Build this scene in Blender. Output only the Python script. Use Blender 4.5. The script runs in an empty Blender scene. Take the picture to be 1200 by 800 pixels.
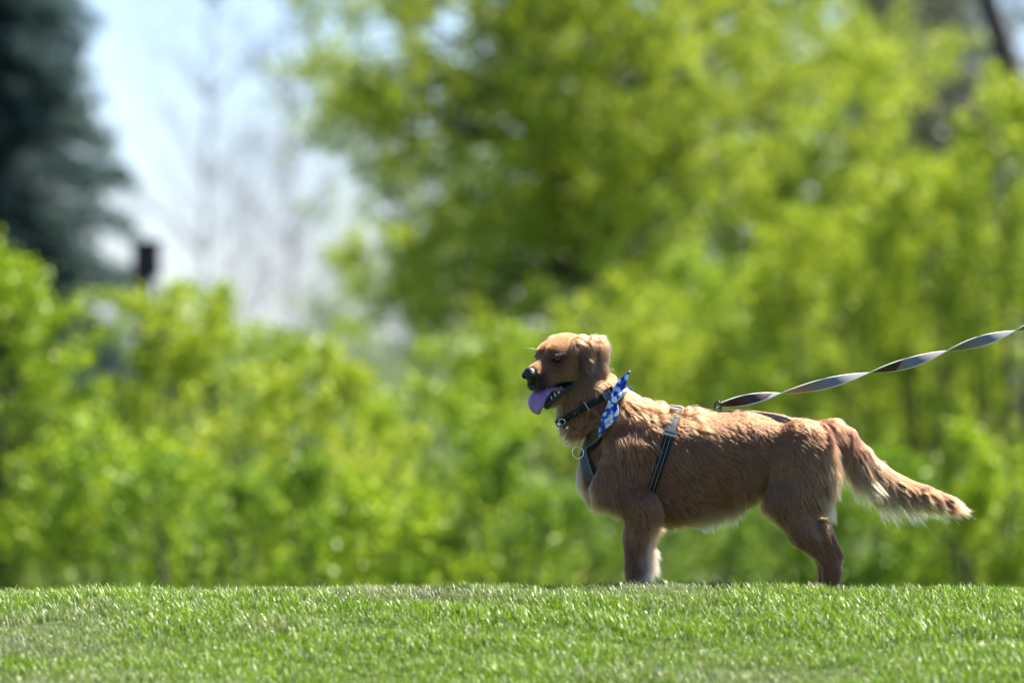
import bpy, math, random
import numpy as np
from mathutils import Vector, Matrix
from mathutils.kdtree import KDTree

rng = np.random.default_rng(7)
random.seed(7)
SC = bpy.context.scene
COL = SC.collection

# ------------------------------------------------------------------ camera, sky, sun, exposure
ZC = 0.6845                 # height of the lens above the brow of the lawn (metres)
F = 6666.7                  # focal length in pixels of the 1200 px wide photograph
cam = bpy.data.cameras.new('camera'); cam.lens = 200; cam.sensor_width = 36
cam.clip_start = 0.5; cam.clip_end = 3000
cam.dof.use_dof = True; cam.dof.focus_distance = 15.88; cam.dof.aperture_fstop = 2.45
cam_o = bpy.data.objects.new('camera', cam); COL.objects.link(cam_o)
cam_o.location = (0, 0, ZC); cam_o.rotation_euler = (math.radians(90), 0, 0)
SC.camera = cam_o
SUN_DIR = Vector((0.52, 0.38, 1.08)).normalized()        # towards the sun
world = bpy.data.worlds.new('World'); SC.world = world; world.use_nodes = True
nt = world.node_tree
sky = nt.nodes.new('ShaderNodeTexSky'); sky.sky_type = 'NISHITA'; sky.sun_disc = False
sky.sun_elevation = math.asin(SUN_DIR.z); sky.sun_rotation = math.atan2(SUN_DIR.x, SUN_DIR.y)
sky.air_density = 1.0; sky.dust_density = 0.4; sky.ozone_density = 1.0
tint = nt.nodes.new('ShaderNodeVectorMath'); tint.operation = 'MULTIPLY'; tint.inputs[1].default_value = (0.75, 0.89, 1.27)   # cool white balance of the sky
nt.links.new(sky.outputs[0], tint.inputs[0]); nt.links.new(tint.outputs[0], nt.nodes['Background'].inputs[0])
nt.nodes['Background'].inputs[1].default_value = 0.05
sun = bpy.data.lights.new('sun', 'SUN'); sun.energy = 5.0; sun.angle = math.radians(0.53); sun.color = (1, 0.93, 0.80)
sun_o = bpy.data.objects.new('sun', sun); COL.objects.link(sun_o)
sun_o.rotation_euler = SUN_DIR.to_track_quat('Z', 'Y').to_euler(); sun_o.location = (5, 5, 20)
SC.view_settings.view_transform = 'Standard'; SC.view_settings.look = 'None'
SC.view_settings.exposure = 2.0; SC.view_settings.gamma = 1.0; SC.view_settings.use_curve_mapping = False
SC.render.engine = 'CYCLES'
SC.cycles.use_denoising = True
SC.cycles.max_bounces = 8; SC.cycles.diffuse_bounces = 3; SC.cycles.transmission_bounces = 5; SC.cycles.transparent_max_bounces = 8
SC.cycles_curves.subdivisions = 2

# ------------------------------------------------------------------ helpers
def tag(o, label=None, cat=None, group=None, kind=None):
    for k, v in (('label', label), ('category', cat), ('group', group), ('kind', kind)):
        if v: o[k] = v
    return o

def empty(name, loc):
    o = bpy.data.objects.new(name, None); COL.objects.link(o); o.location = loc
    o.empty_display_size = 0.1
    return o

def link(name, me, mat=None, parent=None, smooth=True):
    if mat is not None:
        for m in (mat if isinstance(mat, (list, tuple)) else [mat]): me.materials.append(m)
    o = bpy.data.objects.new(name, me); COL.objects.link(o)
    if parent is not None:
        o.parent = parent; o.matrix_parent_inverse = Matrix.Translation(parent.location).inverted()
    if smooth and hasattr(me, 'polygons') and len(me.polygons):
        me.polygons.foreach_set('use_smooth', np.ones(len(me.polygons), dtype=bool))
    return o

def quad_mesh(name, V, Q, n=4):
    """V (N,3) and Q (M,n) arrays to a mesh, quickly"""
    V = np.asarray(V, np.float32); Q = np.asarray(Q, np.int32)
    me = bpy.data.meshes.new(name)
    me.vertices.add(len(V)); me.vertices.foreach_set('co', V.ravel())
    me.loops.add(Q.size); me.loops.foreach_set('vertex_index', Q.ravel())
    me.polygons.add(len(Q)); me.polygons.foreach_set('loop_start', np.arange(0, Q.size, n, dtype=np.int32))
    me.update(calc_edges=True); me.validate()
    return me

def tube(path, radii, n=8, cap=True):
    """verts and quads of a tapered tube"""
    P = np.asarray(path, float); m = len(P)
    R = np.broadcast_to(np.asarray(radii, float), (m,))
    T = np.gradient(P, axis=0); T /= np.linalg.norm(T, axis=1, keepdims=True) + 1e-12
    a = np.array([0.31, 0.87, 0.12]) if abs(T[0][2]) > .6 else np.array([0, 0, 1.])
    V = []
    for i in range(m):
        u = a - T[i] * (a @ T[i]); u /= np.linalg.norm(u) + 1e-12; a = u
        w = np.cross(T[i], u)
        ang = np.linspace(0, 2 * math.pi, n, endpoint=False)
        V.append(P[i] + R[i] * (np.cos(ang)[:, None] * u + np.sin(ang)[:, None] * w))
    V = np.concatenate(V); Q = []
    for i in range(m - 1):
        for j in range(n):
            k = (j + 1) % n
            Q.append((i * n + j, i * n + k, (i + 1) * n + k, (i + 1) * n + j))
    return V, np.array(Q)

class Bag:
    def __init__(s): s.V = []; s.Q = []; s.n = 0
    def add(s, V, Q):
        s.V.append(np.asarray(V)); s.Q.append(np.asarray(Q) + s.n); s.n += len(V)
    def mesh(s, name): return quad_mesh(name, np.concatenate(s.V), np.concatenate(s.Q))

def new_mat(name):
    m = bpy.data.materials.new(name); m.use_nodes = True
    m.node_tree.nodes.clear()
    o = m.node_tree.nodes.new('ShaderNodeOutputMaterial')
    return m, m.node_tree, o

def simple(name, col, rough=0.6, metal=0.0, noise=0.0, scale=60, spec=0.5, bump=0.0):
    m, t, o = new_mat(name)
    p = t.nodes.new('ShaderNodeBsdfPrincipled')
    p.inputs['Base Color'].default_value = (*col, 1); p.inputs['Roughness'].default_value = rough
    p.inputs['Metallic'].default_value = metal; p.inputs['Specular IOR Level'].default_value = spec
    if noise or bump:
        g = t.nodes.new('ShaderNodeNewGeometry')
        n = t.nodes.new('ShaderNodeTexNoise'); n.inputs['Scale'].default_value = scale; n.inputs['Detail'].default_value = 4
        t.links.new(g.outputs['Position'], n.inputs['Vector'])
        if noise:
            r = t.nodes.new('ShaderNodeMapRange'); r.inputs[3].default_value = 1 - noise; r.inputs[4].default_value = 1 + noise
            t.links.new(n.outputs['Fac'], r.inputs[0])
            mx = t.nodes.new('ShaderNodeVectorMath'); mx.operation = 'SCALE'; mx.inputs[0].default_value = col
            t.links.new(r.outputs[0], mx.inputs['Scale']); t.links.new(mx.outputs[0], p.inputs['Base Color'])
        if bump:
            b = t.nodes.new('ShaderNodeBump'); b.inputs['Distance'].default_value = bump
            t.links.new(n.outputs['Fac'], b.inputs['Height']); t.links.new(b.outputs[0], p.inputs['Normal'])
    t.links.new(p.outputs[0], o.inputs[0])
    return m

def leaf_mat(name, c1, c2, trans=0.5, rough=0.45, gloss=0.06, world_noise=None):
    """thin leaves: diffuse + translucent + a little gloss; colour varies from leaf to leaf"""
    m, t, o = new_mat(name)
    g = t.nodes.new('ShaderNodeNewGeometry')
    ramp = t.nodes.new('ShaderNodeMix'); ramp.data_type = 'RGBA'
    ramp.inputs[6].default_value = (*c1, 1); ramp.inputs[7].default_value = (*c2, 1)
    t.links.new(g.outputs['Random Per Island'], ramp.inputs[0])
    col = ramp.outputs[2]
    if world_noise:
        n = t.nodes.new('ShaderNodeTexNoise'); n.inputs['Scale'].default_value = world_noise[0]; n.inputs['Detail'].default_value = 3
        t.links.new(g.outputs['Position'], n.inputs['Vector'])
        sx = t.nodes.new('ShaderNodeSeparateXYZ'); t.links.new(g.outputs['Position'], sx.inputs[0])      # drier towards the left
        ma = t.nodes.new('ShaderNodeMath'); ma.operation = 'MULTIPLY_ADD'; ma.inputs[1].default_value = -.055
        t.links.new(sx.outputs[0], ma.inputs[0]); t.links.new(n.outputs['Fac'], ma.inputs[2])
        r = t.nodes.new('ShaderNodeMapRange'); r.inputs[1].default_value = world_noise[2]; r.inputs[2].default_value = world_noise[3]
        t.links.new(ma.outputs[0], r.inputs[0])
        mx = t.nodes.new('ShaderNodeMix'); mx.data_type = 'RGBA'; mx.inputs[7].default_value = (*world_noise[1], 1)
        t.links.new(r.outputs[0], mx.inputs[0]); t.links.new(col, mx.inputs[6]); col = mx.outputs[2]
    d = t.nodes.new('ShaderNodeBsdfDiffuse'); tr = t.nodes.new('ShaderNodeBsdfTranslucent')
    gl = t.nodes.new('ShaderNodeBsdfGlossy'); gl.inputs['Roughness'].default_value = rough
    gl.inputs['Color'].default_value = (1, 1, 1, 1)
    t.links.new(col, d.inputs[0]); t.links.new(col, tr.inputs[0])
    a = t.nodes.new('ShaderNodeMixShader'); a.inputs[0].default_value = trans
    b = t.nodes.new('ShaderNodeMixShader'); b.inputs[0].default_value = gloss
    t.links.new(d.outputs[0], a.inputs[1]); t.links.new(tr.outputs[0], a.inputs[2])
    t.links.new(a.outputs[0], b.inputs[1]); t.links.new(gl.outputs[0], b.inputs[2])
    t.links.new(b.outputs[0], o.inputs[0])
    return m

def at(px, py, Y):
    """the place, Y metres ahead, that lies on the sight line of pixel px, py"""
    return np.array([(px - 600) / F * Y, Y, ZC + (400 - py) / F * Y])

def smooth_path(P, n):
    P = np.asarray(P, float); m = len(P)
    t = np.linspace(0, m - 1, n); i = np.clip(t.astype(int), 0, m - 2); f = (t - i)[:, None]
    a = P[np.clip(i - 1, 0, m - 1)]; b = P[i]; c = P[i + 1]; d = P[np.clip(i + 2, 0, m - 1)]
    return .5 * (2 * b + (c - a) * f + (2 * a - 5 * b + 4 * c - d) * f ** 2 + (3 * b - a - 3 * c + d) * f ** 3)

# ------------------------------------------------------------------ the ground: a lawn that rises to a brow and falls away behind
def bump(X, Y):
    return np.where((np.abs(X) < 8) & (Y > 9) & (Y < 18), 0.007 * np.sin(X * 2.1 + 1) * np.sin(Y * 1.3) + 0.004 * np.sin(X * 5.3 + 2) * np.sin(Y * 3.1 + 1), 0)
def ground_z(Y):
    Y = np.asarray(Y, float)
    u = np.clip(Y - 15.1, 0, 1.4); z = np.where(Y < 15.1, -0.0456 - 0.10 * (15.1 - Y), -0.0456 + 0.10 * u - 0.095 * u ** 2)
    v = np.clip(Y - 16.5, 0, 20.0); z = np.where(Y >= 16.5, -0.0918 - 0.166 * v * (1 - v / 40.0), z)
    z = np.where(Y < 9, -0.0456 - 0.61 - 0.06 * (9 - np.clip(Y, 4, 9)), z)
    return z
ys = np.concatenate([[-400, -60, -10, 0], np.linspace(5, 13, 9), np.linspace(13.5, 24, 50), [27, 32, 40, 55, 80, 120, 200, 400, 900, 1800]])
xs = np.concatenate([[-1500, -400, -100, -30, -12], np.linspace(-6, 6, 81), [12, 30, 100, 400, 1500]])
XX, YY = np.meshgrid(xs, ys); ZZ = ground_z(YY)
ZZ = ZZ + bump(XX, YY)
nx = len(xs)
Vg = np.stack([XX.ravel(), YY.ravel(), ZZ.ravel()], 1)
Qg = [(j * nx + i, j * nx + i + 1, (j + 1) * nx + i + 1, (j + 1) * nx + i) for j in range(len(ys) - 1) for i in range(nx - 1)]
m_ground = simple('turf soil and low grass', (0.040, 0.060, 0.014), 0.95, noise=0.45, scale=9, spec=0.1)
tag(link('ground', quad_mesh('ground', Vg, Qg), m_ground), kind='structure')

# grass blades: small tufts scattered over the lawn with geometry nodes
m_grass = leaf_mat('grass blades', (0.060, 0.135, 0.005), (0.23, 0.36, 0.026), trans=0.3, rough=0.4, gloss=0.024,
                   world_noise=(1.0, (0.20, 0.21, 0.12), 0.52, 0.80))
m_straw = leaf_mat('dry grass blades', (0.34, 0.33, 0.22), (0.5, 0.46, 0.34), trans=0.3, rough=0.4, gloss=0.08)
def tuft(i):
    r = np.random.default_rng(100 + i); V = []; Q = []; mats = []; n = 0
    for b in range(13):
        h = r.uniform(.016, .038) * (1.6 if r.random() < .03 else 1); w = r.uniform(.0009, .0018)
        a = r.uniform(0, 6.283); lean = r.uniform(.05, .75) * h; px, py = r.normal(0, .016, 2)
        d = np.array([math.cos(a), math.sin(a), 0]); s = np.array([-d[1], d[0], 0])
        tw = r.uniform(-.7, .7)
        for k, t in enumerate((0, .4, .75, 1)):
            c = np.array([px, py, 0]) + d * lean * t ** 2 + np.array([0, 0, h * (t - .12 * t * t) - .004])
            ww = w * (1, .95, .65, .08)[k]; ss = s * math.cos(tw * t) + d * math.sin(tw * t)
            V += [c - ss * ww, c + ss * ww]
        for k in range(3):
            Q.append((n + 2 * k, n + 2 * k + 1, n + 2 * k + 3, n + 2 * k + 2)); mats.append(1 if b < 2 and i % 2 else 0)
        n += 8
    me = quad_mesh('tuft', V, Q); me.materials.append(m_grass); me.materials.append(m_straw)
    me.polygons.foreach_set('material_index', np.array(mats, np.int32))
    return me
tufts = bpy.data.collections.new('grass tufts')
for i in range(8):
    tufts.objects.link(bpy.data.objects.new('grass_tuft', tuft(i)))
gx = np.linspace(-3.1, 3.1, 50); gy = np.concatenate([np.linspace(12.6, 15, 18), np.linspace(15.1, 17.6, 24)])
XX, YY = np.meshgrid(gx, gy); ZZ = ground_z(YY) + bump(XX, YY) + .004
nx = len(gx)
Qg = [(j * nx + i, j * nx + i + 1, (j + 1) * nx + i + 1, (j + 1) * nx + i) for j in range(len(gy) - 1) for i in range(nx - 1)]
grass = tag(link('grass', quad_mesh('grass', np.stack([XX.ravel(), YY.ravel(), ZZ.ravel()], 1), Qg), m_ground),
            'short mown green lawn grass with dry greyish blades on the rising slope', 'grass', kind='stuff')
ng = bpy.data.node_groups.new('scatter tufts', 'GeometryNodeTree')
ng.interface.new_socket('Geometry', in_out='INPUT', socket_type='NodeSocketGeometry')
ng.interface.new_socket('Geometry', in_out='OUTPUT', socket_type='NodeSocketGeometry')
N = ng.nodes; L = ng.links
gi = N.new('NodeGroupInput'); go = N.new('NodeGroupOutput')
dp = N.new('GeometryNodeDistributePointsOnFaces'); dp.inputs['Density'].default_value = 1550
ci = N.new('GeometryNodeCollectionInfo'); ci.inputs['Collection'].default_value = tufts
ci.inputs['Separate Children'].default_value = True; ci.inputs['Reset Children'].default_value = True
ip = N.new('GeometryNodeInstanceOnPoints'); ip.inputs['Pick Instance'].default_value = True
rv = N.new('FunctionNodeRandomValue'); rv.data_type = 'FLOAT_VECTOR'
rv.inputs[0].default_value = (-.12, -.12, 0); rv.inputs[1].default_value = (.12, .12, 6.283)
rs = N.new('FunctionNodeRandomValue'); rs.data_type = 'FLOAT'; rs.inputs[2].default_value = .75; rs.inputs[3].default_value = 1.2
L.new(gi.outputs[0], dp.inputs['Mesh']); L.new(dp.outputs['Points'], ip.inputs['Points'])
L.new(ci.outputs[0], ip.inputs['Instance']); L.new(rv.outputs[0], ip.inputs['Rotation']); 
nz = N.new('ShaderNodeTexNoise'); nz.inputs['Scale'].default_value = 3.2; nz.inputs['Detail'].default_value = 3
mr = N.new('ShaderNodeMapRange'); mr.inputs[1].default_value = .35; mr.inputs[2].default_value = .68; mr.inputs[3].default_value = .62; mr.inputs[4].default_value = 1.3
mu = N.new('ShaderNodeMath'); mu.operation = 'MULTIPLY'
L.new(nz.outputs[0], mr.inputs[0]); L.new(mr.outputs[0], mu.inputs[0]); L.new(rs.outputs[1], mu.inputs[1]); L.new(mu.outputs[0], ip.inputs['Scale'])
jg = N.new('GeometryNodeJoinGeometry')
L.new(gi.outputs[0], jg.inputs[0]); L.new(ip.outputs[0], jg.inputs[0]); L.new(jg.outputs[0], go.inputs[0])
grass.modifiers.new('scatter', 'NODES').node_group = ng

# ------------------------------------------------------------------ trees and shrubs
def unit(v): return v / (np.linalg.norm(v, axis=-1, keepdims=True) + 1e-12)

def leaves(P, size, rg, spread=1.0, up=None, aspect=0.55):
    """one folded four-cornered leaf at each point"""
    n = len(P); d = unit(rg.normal(size=(n, 3)) * spread + (up if up is not None else 0))
    s = unit(np.cross(d, rg.normal(size=(n, 3))))
    nn = np.cross(d, s); l = (size * rg.uniform(.6, 1.25, n))[:, None]
    A = P; B = P + d * l * .5 + s * l * aspect * .5 + nn * l * .06; C = P + d * l - nn * l * .08; D = P + d * l * .5 - s * l * aspect * .5 + nn * l * .06
    V = np.stack([A, B, C, D], 1).reshape(-1, 3); Q = np.arange(4 * n).reshape(n, 4)
    return V, Q

m_bark = simple('grey brown bark', (0.07, 0.055, 0.045), 0.9, noise=.4, scale=14, bump=.01)
m_bark_dark = simple('dark bark', (0.045, 0.038, 0.034), 0.9, noise=.4, scale=14, bump=.01)
m_twig = simple('grey violet twigs', (0.17, 0.15, 0.165), 0.9, noise=.3, scale=10)

def shrub(label, cx, Y, hw, top, mat, n, size=.045, base=-1.9, shoots=0.45, seed=0, upright=.6, name='shrub', cat='shrub',
          group='bright green shrubs behind the lawn', bottom=None, dense=1.0):
    """arching stems from a root, each lined with leafy sprays: cx/top/hw in pixels"""
    rg = np.random.default_rng(1000 + seed)
    Y = Y * 1.27; size = size * 1.22; shoots = shoots * 1.27
    c = at(cx, top, Y); R = hw / F * Y; H = c[2] - base
    root = tag(empty(name, (c[0], Y, base)), label, cat, group)
    stems = Bag(); P = []; U = []
    nsp = max(10, int(n / 120))
    for k in range(10):
        a = rg.uniform(0, 6.283); q = rg.uniform(.3, .85); h = H * rg.uniform(.6, .9)
        e = np.array([c[0] + math.cos(a) * R * q, Y + math.sin(a) * R * q, base + h])
        b = np.array([c[0] + math.cos(a) * R * .12, Y + math.sin(a) * R * .12, base - .1])
        path = smooth_path([b, b * .55 + e * .45 + [0, 0, .12 * H], e], 7)
        stems.add(*tube(path, np.linspace(.028, .006, 7), 5))
    for k in range(nsp):
        # a point of the crown: rounded top, widest at 60 % of the height
        a = rg.uniform(0, 6.283); hz = rg.beta(2.0, 1.15); rad = math.sqrt(max(0.05, 1 - max(0, (hz - .45) / .55) ** 2.2)) * (.7 + .3 * min(1, hz / .3))
        q = rg.uniform(.25, 1) ** .55 * rad
        if math.sin(a * 3 + seed) * math.sin(hz * 9 + seed * 1.7 + a) < -.35 and rg.random() < .8: continue
        q *= 1 + .16 * math.sin(a * 4 + hz * 7 + seed)
        p = np.array([c[0] + math.cos(a) * R * q, Y + math.sin(a) * R * q, base + H * (hz * .97)])
        out = np.array([math.cos(a) * .7, math.sin(a) * .7, upright * 1.6]) + rg.normal(0, .35, 3)
        out /= np.linalg.norm(out); ln = shoots * rg.uniform(.5, 1.3)
        if p[2] + out[2] * ln > base + H * 1.04: ln *= .55
        m = int(150 * rg.uniform(.5, 1.5)); t = rg.uniform(0, 1, m)
        bend = np.array([0, 0, -.25 * ln])
        pp = p + out * ln * t[:, None] + bend * (t ** 2)[:, None] + rg.normal(0, 1, (m, 3)) * (.072 * (1.15 - t * .7))[:, None]
        P.append(pp); U.append(np.broadcast_to(out, (m, 3)))
        if k % 3 == 0:
            stems.add(*tube(np.array([p - out * .25, p + out * ln * .5, p + out * ln + bend]), [.006, .004, .002], 3))
    P = np.concatenate(P); U = np.concatenate(U)
    V, Q = leaves(P, size, rg, .8, U * .8)
    link('stems', stems.mesh('stems'), m_bark, root); link('foliage', quad_mesh('foliage', V, Q), mat, root, smooth=False)
    return root

def grow(bag, tips, p, d, L0, r0, depth, rg, split=3, spread=.5, sag=0.0, up=.1):
    m = 4; path = [p]; q = p.copy(); dd = d.copy()
    for i in range(m):
        dd = unit(dd + rg.normal(0, .13, 3) + np.array([0, 0, up - sag * (i / m)])); q = q + dd * L0 / m; path.append(q.copy())
    r1 = r0 * .62
    bag.add(*tube(np.array(path), np.linspace(r0, r1, m + 1), 7 if r0 > .04 else (5 if r0 > .012 else 3)))
    if depth == 0:
        tips.append((path, dd)); return
    for k in range(split):
        nd = unit(dd + rg.normal(0, spread, 3)); st = path[-1] if k == 0 else path[rg.integers(2, m + 1)]
        grow(bag, tips, st, nd, L0 * rg.uniform(.6, .85), r1 * (.95 if k == 0 else .7), depth - 1, rg, split, spread, sag, up)

def tree(label, name, path, r, clumps, mat, nleaf, size, seed, group, bark=None, cat='tree', dense=1.0, clump_r=.35):
    """a trunk along PATH (list of points), limbs out to every clump centre, leafy sprays round them"""
    rg = np.random.default_rng(2000 + seed); bark = bark or m_bark
    path = smooth_path(path, 12)
    root = tag(empty(name, tuple(path[0])), label, cat, group)
    tr = Bag(); tr.add(*tube(path, np.linspace(r, r * .35, 12), 10)); link('trunk', tr.mesh('trunk'), bark, root)
    limbs = Bag(); P = []; U = []
    per = nleaf / max(1, len(clumps))
    for c in clumps:
        c = np.asarray(c, float)
        cc = c[:3]; R = c[3] if len(c) > 3 else clump_r
        k = int(np.argmin(np.linalg.norm(path - (cc - [0, 0, .5]), axis=1) + np.where(path[:, 2] > cc[2] + .2, 2, 0)))
        s = path[k]; mid = (s + cc) / 2 + rg.normal(0, .12, 3) + [0, 0, .08]
        lp = smooth_path([s, mid, cc], 7); ll = np.linalg.norm(cc - s)
        limbs.add(*tube(lp, np.linspace(min(r * .3, .008 + .009 * ll), .006, 7), 5))
        for j in range(max(3, int(per / 80))):
            a = unit(rg.normal(size=3)); p0 = cc + a * R * rg.uniform(.1, .75) * [1, 1, .75]
            out = unit(a + [0, 0, .25] + rg.normal(0, .3, 3)); ln = R * rg.uniform(.5, 1.1)
            m = int(80 * rg.uniform(.5, 1.5)); t = rg.uniform(0, 1, m)
            P.append(p0 + out * ln * t[:, None] + rg.normal(0, 1, (m, 3)) * (.075 * (1.2 - .7 * t))[:, None] - [0, 0, .0] )
            U.append(np.broadcast_to(out, (m, 3)))
            if j % 2 == 0: limbs.add(*tube(np.array([cc, p0, p0 + out * ln]), [.007, .004, .002], 3))
    P = np.concatenate(P); U = np.concatenate(U)
    V, Q = leaves(P, size, rg, .8, U * .6)
    link('limbs', limbs.mesh('limbs'), bark, root); link('crown', quad_mesh('crown', V, Q), mat, root, smooth=False)
    return root

def blob_clumps(list_px, Y, depth, n, rg, R=(.28, .5)):
    """clump centres inside pixel ellipses (cx, cy, rx, ry) spread in depth"""
    out = []; area = np.array([b[2] * b[3] for b in list_px], float); pick = rg.choice(len(list_px), n, p=area / area.sum())
    for k in pick:
        cx, cy, rx, ry = list_px[k]; a = rg.uniform(0, 6.283); q = math.sqrt(rg.uniform())
        y = Y + rg.uniform(-depth, depth); c = at(cx + rx * q * math.cos(a), cy + ry * q * math.sin(a), y)
        out.append((*c, rg.uniform(*R)))
    return out

G_BR = leaf_mat('bright spring leaves', (0.09, 0.19, 0.005), (0.43, 0.545, 0.030), .30, .5, .02)
G_YG = leaf_mat('yellow green leaves', (0.15, 0.24, 0.008), (0.52, 0.59, 0.047), .30, .5, .02)
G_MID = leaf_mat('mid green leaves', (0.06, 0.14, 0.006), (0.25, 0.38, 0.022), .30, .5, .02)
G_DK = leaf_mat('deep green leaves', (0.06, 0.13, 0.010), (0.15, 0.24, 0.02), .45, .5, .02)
G_PALE = leaf_mat('pale hazed leaves', (0.22, 0.30, 0.14), (0.34, 0.42, 0.22), .5, .5, .04)  # haze of the far tree mixed into its leaf colour
G_FIR = leaf_mat('dark blue green needles', (0.035, 0.080, 0.078), (0.090, 0.150, 0.130), .35, .5, .015)
G_OLV = leaf_mat('olive needles', (0.05, 0.07, 0.035), (0.11, 0.13, 0.06), .3, .45, .05)

# shrubs: (label, px centre, distance, half width px, top px, material, leaves, options)
SH = [
 ('tall bright shrub at the left edge of the photo with a pointed top', 8, 29, 62, 300, G_BR, 9000, dict(upright=.8)),
 ('broad low shrub between the left edge shrub and the dark post', 132, 27, 58, 505, G_BR, 6500, {}),
 ('narrow shrub with a yellow top standing in front of the dark post', 192, 30, 42, 352, G_YG, 5500, dict(upright=.9)),
 ('round shrub right of the dark post below the bare tree', 262, 31, 60, 366, G_BR, 8000, {}),
 ('broad yellow green shrub under the brightest patch of sky', 372, 29, 90, 432, G_YG, 10000, {}),
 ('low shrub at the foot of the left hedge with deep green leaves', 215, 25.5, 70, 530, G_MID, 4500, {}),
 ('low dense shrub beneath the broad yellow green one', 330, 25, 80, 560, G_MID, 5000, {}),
 ('mid green shrub left of the dog below the pale gap', 500, 30, 85, 458, G_BR, 9000, {}),
 ('shrub right behind the head of the dog', 620, 32, 85, 385, G_BR, 9000, {}),
 ('low shrub in front of the gap left of the dog', 440, 25.5, 75, 565, G_BR, 4500, {}),
 ('low leafy shrub below the muzzle of the dog', 580, 26, 75, 545, G_MID, 5000, {}),
 ('tall shrub behind the shoulders of the dog', 735, 34, 95, 330, G_YG, 10000, {}),
 ('low dark leaved shrub seen between the legs of the dog', 820, 27, 85, 560, G_DK, 4500, {}),
 ('tall shrub above the back of the dog', 855, 36, 90, 300, G_BR, 10000, {}),
 ('yellow green shrub above the tail of the dog', 975, 34, 95, 260, G_YG, 12000, dict(upright=.9)),
 ('shrub with long upright shoots near the right edge', 1085, 33, 80, 190, G_YG, 13000, dict(upright=1.4, shoots=.6)),
 ('tallest upright shrub at the right edge of the photo', 1180, 32, 75, 115, G_YG, 13000, dict(upright=1.6, shoots=.65)),
 ('low shrub behind the tail of the dog', 1010, 27, 90, 540, G_MID, 6000, {}),
 ('low shrub at the lower right edge of the photo', 1150, 27.5, 85, 500, G_BR, 7000, {}),
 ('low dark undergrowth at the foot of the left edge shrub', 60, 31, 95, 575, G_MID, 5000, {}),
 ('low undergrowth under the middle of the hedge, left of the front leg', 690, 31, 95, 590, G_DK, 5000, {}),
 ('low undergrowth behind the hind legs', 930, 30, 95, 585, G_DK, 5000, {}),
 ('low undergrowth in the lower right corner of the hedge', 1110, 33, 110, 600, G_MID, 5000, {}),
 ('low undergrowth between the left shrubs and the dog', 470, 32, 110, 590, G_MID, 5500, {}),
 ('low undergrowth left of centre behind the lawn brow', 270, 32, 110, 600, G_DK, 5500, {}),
 ('shrub outside the photo on the left', -140, 29, 90, 330, G_BR, 5000, {}),
 ('shrub outside the photo on the right', 1330, 32, 90, 220, G_YG, 6000, {}),
]
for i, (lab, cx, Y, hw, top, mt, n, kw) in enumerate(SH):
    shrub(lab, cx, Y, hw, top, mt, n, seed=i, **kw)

rg = np.random.default_rng(5)
# the big spring tree in the middle
cl = blob_clumps([(640, 110, 250, 190), (560, 300, 130, 90), (800, 60, 200, 140), (700, 300, 150, 110), (480, 90, 110, 110), (600, -120, 300, 130)], 50, 2.2, 270, rg, (.3, .62)) + blob_clumps([(690, 200, 100, 80)], 48.3, .5, 26, rg, (.25, .5))
tree('large spring tree with a leaning dark trunk in the middle of the photo', 'broadleaf_tree',
     [at(745, 760, 50), at(715, 460, 50), at(680, 300, 50), at(640, 190, 50), at(600, 60, 50), at(590, -150, 50)], .10, cl, G_YG, 88000, .066, 1,
     'leafy trees beyond the shrubs', m_bark_dark)
cl = blob_clumps([(900, 120, 150, 180), (860, 300, 120, 90), (1000, 60, 90, 90), (900, -120, 200, 120), (980, 240, 90, 90)], 56, 1.6, 120, rg, (.35, .65))
tree('spring tree with an upright trunk right of the large leaning tree', 'broadleaf_tree',
     [at(885, 740, 56), at(890, 420, 56), at(897, 280, 56), at(893, 150, 56), at(870, 0, 56), at(880, -200, 56)], .10, cl, G_YG, 40000, .07, 2,
     'leafy trees beyond the shrubs', m_bark_dark)
cl = blob_clumps([(540, 370, 110, 60), (470, 330, 50, 70), (760, 400, 180, 80), (620, 340, 90, 70), (700, 180, 200, 180), (1000, 400, 200, 120), (850, 100, 150, 160)], 64, 2.2, 170, rg, (.4, .7))
tree('deep green tree behind the large leaning tree', 'broadleaf_tree',
     [at(560, 700, 64), at(575, 420, 64), at(600, 300, 64), at(640, 200, 64)], .12, cl, G_BR, 52000, .078, 3,
     'leafy trees beyond the shrubs', m_bark_dark)
cl = blob_clumps([(480, 260, 90, 110), (420, 170, 60, 90), (560, 230, 110, 90), (470, 400, 110, 60), (400, 330, 50, 60)], 85, 3, 60, rg, (.5, .9))
tree('pale distant tree against the sky left of the large tree', 'broadleaf_tree',
     [at(500, 640, 85), at(490, 400, 85), at(480, 250, 85), at(470, 120, 85)], .14, cl, G_PALE, 9000, .08, 4,
     'leafy trees beyond the shrubs', m_twig)
cl = blob_clumps([(1110, 60, 70, 110), (1060, 140, 60, 90), (1180, 200, 60, 90), (1120, 260, 80, 80)], 66, 2, 60, rg, (.4, .8))
tree('dull olive tree with a thick dark trunk in the upper right corner', 'broadleaf_tree',
     [at(1260, 560, 66), at(1225, 250, 66), at(1185, 90, 66), at(1155, -10, 66), at(1120, -160, 66)], .24, cl, G_OLV, 14000, .06, 5,
     'leafy trees beyond the shrubs', m_bark_dark)
cl = blob_clumps([(1030, 60, 50, 130), (1090, 180, 60, 90)], 74, 1, 22, rg, (.4, .8))
tree('slender dark tree left of the thick trunk in the upper right', 'broadleaf_tree',
     [at(1120, 600, 74), at(1100, 250, 74), at(1075, 90, 74), at(1050, -80, 74)], .14, cl, G_OLV, 5000, .06, 6,
     'leafy trees beyond the shrubs', m_bark_dark)

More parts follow.
